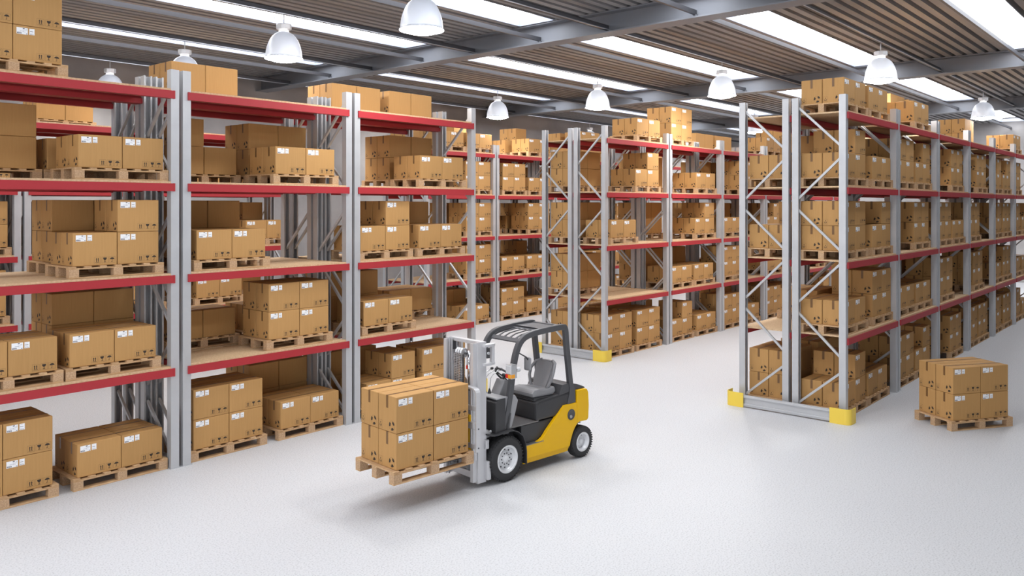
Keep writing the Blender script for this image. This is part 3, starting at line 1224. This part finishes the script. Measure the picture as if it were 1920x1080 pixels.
# filler opening
b = MB()
b.lathe([(.070, -.001), (.070, -.006), (.062, -.008), (.056, -.003), (.0, -.002)], 'dark', 28, 'y', (2.745, .0, .60))
b.lathe([(.0, -.014), (.018, -.016), (.022, -.010), (.022, -.002)], 'midgrey', 16, 'y', (2.735, .0, .575))
o = b.build('filler_recess', fk)
# chassis
b = MB()
b.box(1.40, 2.86, .05, .62, .15, .36, 'black', .01)
b.box(1.34, 1.95, .15, .52, .14, .58, 'black', .01)
b.build('chassis', fk)
b = MB(); b.box(1.91, 2.24, .0, .06, .355, .367, 'tread'); b.box(1.91, 2.24, .05, .16, .352, .364, 'tread'); b.build('step_plate', fk)
b = MB()
b.prism([(2.00, .362), (2.16, .362), (2.30, .43), (2.50, .60), (1.90, .60), (1.90, .362)], 'y', .055, .615, 'black', .015); b.build('battery_box', fk)
b = MB(); b.box(1.62, 2.20, .05, .62, .600, .615, 'tread'); b.box(1.62, 1.70, .03, .64, .585, .605, 'dark'); b.build('floor_plate', fk)
# hood under and behind the seat
b = MB()
b.prism([(2.14, .615), (2.60, .615), (2.80, .745), (2.862, .89), (2.60, .885), (2.20, .855), (2.13, .83)], 'y', .03, .64, 'black', .03)
b.build('engine_hood', fk)
b = MB()
b.prism([(2.56, .87), (2.862, .893), (3.06, .893), (3.03, .915), (2.90, .965), (2.74, 1.0), (2.62, .995)], 'y', .03, .64, 'dark', .02)
b.build('rear_hood', fk)
# cowl, dashboard, console
b = MB()
b.prism([(1.44, .58), (1.60, .58), (1.60, 1.0), (1.50, 1.0), (1.44, .96)], 'y', .01, .66, 'black', .01)
b.build('front_cowl', fk)
b = MB(); b.box(1.455, 1.615, .012, .658, .99, 1.012, 'midgrey', .006); b.build('dashboard', fk)
b = MB()
b.prism([(1.60, .615), (1.72, .615), (1.79, .80), (1.83, .93), (1.78, 1.0), (1.60, 1.0)], 'y', .035, .075, 'midgrey', .008)
b.prism([(1.60, .70), (1.70, .70), (1.76, .93), (1.80, 1.15), (1.74, 1.17), (1.64, 1.0)], 'y', .17, .33, 'seat', .015)
b.build('steering_column', fk)
b = MB()
tor = []
ctr = Vector((1.80, .25, 1.20)); nrm = Vector((.75, 0, .66)).normalized(); e1 = Vector((0, 1, 0)); e2 = nrm.cross(e1)
b.tube([ctr + e1 * .13 * math.cos(t) + e2 * .13 * math.sin(t) for t in [2 * PI * i / 32 for i in range(33)]], .013, 'black', cap=False)
for i in range(3):
    t = 2 * PI * i / 3 + .5
    b.tube([ctr - nrm * .02, ctr + e1 * .125 * math.cos(t) + e2 * .125 * math.sin(t)], .009, 'black')
b.lathe([(0, .0), (.03, .0), (.03, .02), (0, .024)], 'black', 16, 'x', tuple(ctr - Vector((.02, 0, 0))))
b.tube([ctr - nrm * .02, Vector((1.76, .25, 1.14))], .02, 'black')
kn = ctr + e1 * .10 + e2 * .085
b.tube([kn, kn + nrm * .045], .016, 'black')
b.build('steering_wheel', fk)
for i, (u, v) in enumerate(((1.54, .40), (1.56, .34), (1.58, .28))):
    b = MB()
    b.lathe([(.026, 1.0), (.02, 1.03), (.008, 1.07)], 'black', 12, 'z', (u, v, 0))
    b.tube([(u, v, 1.02), (u + .02, v, 1.19), (u + .05, v - .01, 1.235), (u + .14, v - .04, 1.285)], .005, 'silver')
    b.lathe([(0, -.02), (.014, -.016), (.017, 0), (.014, .014), (0, .02)], 'black', 12, 'x', (u + .15, v - .045, 1.29))
    b.build('control_lever', fk)
# fenders over the front wheels
for v0, v1 in ((-.03, .15), (.52, .70)):
    pts = [(1.31, .615), (1.38, .600), (1.46, .598)] + [(1.50, .603), (1.60, .612), (1.70, .603), (1.78, .57), (1.86, .50), (1.905, .40), (1.918, .30), (1.92, .15)]
    inn = [(x - .010 if x > 1.8 else x, z - .014 if x < 1.85 else z) for x, z in reversed(pts)]
    b = MB(); b.prism(pts + inn, 'y', v0, v1, 'black'); b.build('front_fender', fk)
# seat
b = MB()
sec = [(2.14, .895), (2.50, .885), (2.55, .92), (2.53, .985), (2.40, .965), (2.26, .99), (2.17, .985), (2.125, .945)]
b.prism(sec, 'y', .085, .485, 'seat', .024); b.build('seat_cushion', fk)
b = MB()
for z in (.848, .864, .880):
    b.box(2.16, 2.52, .095, .475, z, z + .012, 'dark', .004)
b.build('seat_suspension', fk)
b = MB()
# backrest: central pad with two side loops, leaning back
def BP(v, h, d=0.):      # v across, h up the back, d forward
    return (2.46 + .38 * h - d, v - .035, .955 + h * .93)
pad = [(.19, 0), (.43, 0), (.46, .12), (.485, .31), (.455, .35), (.32, .36), (.20, .355), (.16, .33), (.17, .12)]
n = len(pad)
v = [BP(p[0], p[1], .035) for p in pad] + [BP(p[0], p[1], -.035) for p in pad]
b.faces(v, [tuple(range(n)), tuple(range(2 * n - 1, n - 1, -1))] + [(i, n + i, n + (i + 1) % n, (i + 1) % n) for i in range(n)], 'seat')
bmesh.ops.recalc_face_normals(b.bm, faces=b.bm.faces[:])
bmesh.ops.bevel(b.bm, geom=[e for e in b.bm.edges if e.calc_face_angle(0) > .8], offset=.014, segments=2, affect='EDGES')
for s, base in ((-1, .20), (1, .43)):
    pts = [BP(base + s * .0, -.02, .02), BP(base + s * .045, .04, .035), BP(base + s * .085, .14, .05), BP(base + s * .09, .24, .055), BP(base + s * .055, .325, .03), BP(base - s * .02, .355, 0)]
    b.tube(pts, .02, 'seat', seg=10)
o = b.build('seat_backrest', fk)
# overhead guard: two bent side frames, roof with slots
def guard_side(v, leanv):
    path = [(1.605, .60), (1.66, .84), (1.705, 1.05), (1.735, 1.22), (1.765, 1.38), (1.80, 1.50), (1.85, 1.60), (1.92, 1.665), (2.02, 1.700), (2.20, 1.722), (2.45, 1.735), (2.63, 1.738), (2.665, 1.72), (2.685, 1.66), (2.70, 1.50), (2.735, 1.25), (2.77, 1.0), (2.80, .86), (2.80, .74)]
    b = MB()
    wd = []
    q_ = []
    for i in range(len(path) - 1):
        p0, p1, p2, p3 = path[max(i - 1, 0)], path[i], path[i + 1], path[min(i + 2, len(path) - 1)]
        for t in (0, .33, .67):
            q_.append(tuple(.5 * (2 * p1[c] + (p2[c] - p0[c]) * t + (2 * p0[c] - 5 * p1[c] + 4 * p2[c] - p3[c]) * t * t + (3 * p1[c] - p0[c] - 3 * p2[c] + p3[c]) * t ** 3) for c in (0, 1)))
    path = q_ + [path[-1]]
    pts = [Vector((x, v, z)) for x, z in path]
    sec = [(-.024, -.036), (.024, -.036), (.028, -.03), (.028, .03), (.024, .036), (-.024, .036), (-.028, .03), (-.028, -.03)]
    b.tube(pts, 0, 'guardgrey', sec=sec, up=(0, 1, 0), smooth=False)
    b.prism([(2.70, .735), (2.85, .735), (2.84, .90), (2.80, 1.0), (2.755, 1.0), (2.74, .86)], 'y', v - .03, v + .03, 'guardgrey', .006)
    b.prism([(1.56, .56), (1.66, .56), (1.70, .80), (1.655, .80), (1.60, .66)], 'y', v - .028, v + .028, 'guardgrey', .005)
    return b.build('guard_pillar', fk)
guard_side(.045, 0); guard_side(.615, 0)
b = MB()
# front cross plate with elongated openings, following the bend
def RP(u):     # height of roof at u
    t = [(1.80, 1.50), (1.85, 1.60), (1.92, 1.665), (2.02, 1.700), (2.20, 1.722), (2.45, 1.735), (2.66, 1.738)]
    for (a, za), (c, zc) in zip(t, t[1:]):
        if u <= c: return za + (zc - za) * (u - a) / (c - a)
    return t[-1][1]
nv = 5; va, vb = .07, .59
cell = (vb - va) / nv
# strips between the slots
for i in range(nv + 1):
    vv = va + i * cell
    us = [1.90, 1.96, 2.02, 2.10, 2.18, 2.26]
    hw = [.026, .010, .007, .007, .008, .024]
    L_ = [(u, vv - h, RP(u) - .004) for u, h in zip(us, hw)]; R_ = [(u, vv + h, RP(u) - .004) for u, h in zip(us, hw)]
    k6 = len(us)
    lo = [(x, y, z - .012) for x, y, z in L_ + R_]
    v = L_ + R_ + lo
    f = []
    for j in range(k6 - 1):
        f += [(j, j + 1, k6 + j + 1, k6 + j), (2 * k6 + j, 3 * k6 + j, 3 * k6 + j + 1, 2 * k6 + j + 1), (j, 2 * k6 + j, 2 * k6 + j + 1, j + 1), (k6 + j, k6 + j + 1, 3 * k6 + j + 1, 3 * k6 + j)]
    b.faces(v, f, 'guardgrey')
for ua, ub in ((1.880, 1.918), (2.245, 2.30)):
    za, zb = RP(ua) - .004, RP(ub) - .004
    b.faces([(ua, va - .02, za), (ub, va - .02, zb), (ub, vb + .02, zb), (ua, vb + .02, za), (ua, va - .02, za - .014), (ub, va - .02, zb - .014), (ub, vb + .02, zb - .014), (ua, vb + .02, za - .014)],
            [(0, 1, 2, 3), (7, 6, 5, 4), (0, 4, 5, 1), (3, 2, 6, 7), (0, 3, 7, 4), (1, 5, 6, 2)], 'guardgrey')
b.build('roof_grille', fk)
for u in (2.34, 2.44, 2.54):
    b = MB(); b.box(u - .012, u + .012, .07, .59, 1.700, 1.728, 'guardgrey', .004); b.build('roof_bar', fk)
b = MB(); b.box(2.63, 2.69, .04, .62, 1.715, 1.752, 'guardgrey', .008); b.build('roof_bar', fk)
b = MB(); b.box(2.30, 2.62, .08, .58, 1.735, 1.742, 'dark'); b.build('roof_panel', fk)
# head lamps on the front pillars
for v, s in ((-.035, -1), (.695, 1)):
    b = MB()
    b.box(1.60, 1.70, v - .05, v + .05, 1.23, 1.40, 'silver', .012)
    b.tube([(1.69, v, 1.33), (1.74, v - s * .02, 1.33), (1.765, .045 if s < 0 else .615, 1.33)], .026, 'midgrey', 12)
    b.lathe([(0, 1.765), (.028, 1.763), (.031, 1.755), (.031, 1.70)], 'rim', 16, 'x', (0, v - s * -.02, 1.33))
    o = b.build('head_lamp', fk)
    b = MB(); b.box(1.594, 1.604, v - .043, v + .043, 1.29, 1.39, 'rim', .004); b.build('lamp_glass', o)
    b = MB()
    b.box(1.592, 1.604, v - .043, v + (.0), 1.24, 1.285, 'orange', .002); b.box(1.592, 1.604, v + .002, v + .043, 1.24, 1.285, 'redlens', .002)
    b.box(1.604, 1.66, v - .053, v - .047, 1.24, 1.285, 'orange', .002)
    b.build('indicator_lens', o)
# mirror
b = MB(); b.box(1.985, 2.0, -.015, .085, 1.27, 1.43, 'midgrey', .02); b.tube([(1.84, .03, 1.50), (1.95, .02, 1.44), (1.99, .03, 1.40)], .008, 'black'); b.build('rear_view_mirror', fk)

# mast
for v0, sgn in ((.045, 1), (.625, -1)):
    b = MB()
    # outer channel, mouth inward; inner channel nested
    def ch(u0, u1, vo, wv, z0, z1):
        t = .014
        vi = vo + sgn * wv
        pl = [(u0, vo), (u1, vo), (u1, vi), (u1 - t, vi), (u1 - t, vo + sgn * t), (u0 + t, vo + sgn * t), (u0 + t, vi), (u0, vi)]
        b.prism(pl, 'z', z0, z1, 'mast', 0)
    ch(1.19, 1.32, v0, .05, .055, 1.70)
    ch(1.13, 1.23, v0 + sgn * .018, .05, .075, 1.69)
    b.box(1.235, 1.30, min(v0 + sgn * .02, v0 + sgn * .05), max(v0 + sgn * .02, v0 + sgn * .05), 1.55, 1.68, 'dark', .004)
    b.build('mast_rail', fk)
    b = MB()
    for z in (1.64, 1.42):
        pts = arc(1.36, 0, .06, -90, 90, 8)
        vv = v0 - sgn * .0
        poly = [(1.26, vv - .045), (1.37, vv - .045)] + [(1.37 + .085 * math.cos(R(a)), vv + .045 * math.sin(R(a))) for a in (-70, -40, 0, 40, 70)] + [(1.36, vv + .045), (1.26, vv + .045)]
        b.prism(poly, 'z', z, z + .03, 'mast', .004)
    b.box(1.395, 1.43, v0 - .03, v0 + .03, 1.44, 1.65, 'mast', .004)
    b.box(1.325, 1.37, v0 - .008, v0 + .008, 1.50, 1.62, 'dark'); b.tube([(1.345, v0 - .02, 1.56), (1.345, v0 + .01, 1.56)], .018, 'silver', 12)
    b.build('mast_bracket', fk)
for z0, z1, u0, u1 in ((1.655, 1.70, 1.25, 1.32), (.62, .70, 1.26, 1.32), (.09, .17, 1.20, 1.30)):
    b = MB(); b.box(u0, u1, .05, .62, z0, z1, 'mast', .01); b.build('mast_crossmember', fk)
for v in (.26, .41):
    b = MB(); b.tube([(1.24, v, .12), (1.24, v, 1.10)], .032, 'midgrey', 16); b.tube([(1.24, v, 1.10), (1.24, v, 1.58)], .019, 'chrome', 14); b.build('lift_cylinder', fk)
b = MB()
for v in (.30, .345, .385):
    b.lathe([(.012, v - .012), (.055, v - .014), (.058, v - .010), (.048, v - .004), (.048, v + .004), (.058, v + .010), (.055, v + .014), (.012, v + .012)], 'silver', 24, 'y', (1.19, 0, 1.55))
b.tube([(1.19, .24, 1.55), (1.19, .44, 1.55)], .014, 'dark')
b.build('chain_pulley', fk)
for v in (.30, .345, .385, .24):
    b = MB()
    b.box(1.128, 1.136, v - .010, v + .010, .62, 1.55, 'dark')
    for i in range(46):
        b.box(1.122, 1.142, v - .012, v + .012, .63 + i * .02, .642 + i * .02, 'silver' if v != .24 else 'dark')
    b.build('lift_chain', fk)
for v in (.10, .55):
    b = MB(); b.tube([(1.28, v, .56), (1.40, v, .60)], .045, 'midgrey', 14); b.tube([(1.39, v, .60), (1.52, v, .62)], .02, 'silver', 10); b.lathe([(0, 1.44), (.035, 1.445), (.035, 1.50), (0, 1.505)], 'midgrey', 12, 'x', (0, v, .61)); b.build('tilt_cylinder', fk)
b = MB(); b.box(1.29, 1.345, .02, .11, .44, .55, 'mast', .01); b.build('mast_stop', fk)
b = MB(); b.box(1.30, 1.36, .0, .12, .08, .30, 'mast', .012); b.build('axle_bracket', fk)
# carriage, forks and load guard
b = MB()
b.box(1.075, 1.125, -.02, .69, .72, .80, 'mast', .006); b.box(1.075, 1.125, -.02, .69, .36, .44, 'mast', .006)
for v in (.10, .50):
    b.box(1.10, 1.16, v, v + .07, .34, .84, 'body_yellow', .006)
b.box(1.065, 1.10, .05, .13, .80, .88, 'body_yellow', .006)
b.build('fork_carriage', fk)
for v in (.115, .475):
    b = MB()
    b.prism([(1.075, .86), (1.075, .375), (.10, .392), (.05, .396), (.05, .402), (.30, .415), (1.03, .417), (1.045, .44), (1.045, .86)], 'y', v, v + .085, 'dark', .004)
    b.build('fork', fk)
b = MB()
ro = .07
path = [(1.10, -.06, .47)] + [(1.10, -.06, 1.10)] + [(1.10, -.06 + ro - ro * math.cos(R(a)), 1.12 + ro * math.sin(R(a))) for a in (0, 22, 45, 67, 90)] + [(1.10, .66, 1.19)] + [(1.10, .73 - ro + ro * math.sin(R(a)), 1.12 + ro * math.cos(R(a))) for a in (0, 30, 60, 90)] + [(1.10, .73, .47)]
b.tube(path, 0, 'mast', sec=[(-.034, -.010), (.034, -.010), (.034, .010), (-.034, .010)], up=(1, 0, 0), smooth=False)
for v in (.06, .20, .335, .47, .61):
    b.box(1.090, 1.112, v - .011, v + .011, .52, 1.18, 'mast', .002)
for z, k in ((.93, 'mast'), (.715, 'mast'), (.49, 'mast')):
    b.box(1.088, 1.114, -.06, .73, z, z + .055, k, .003)
for z in (.735, .515):
    b.lathe([(0, -.075), (.009, -.074), (.010, -.066)], 'dark', 8, 'y', (1.10, 0, z))
b.build('load_backrest', fk)
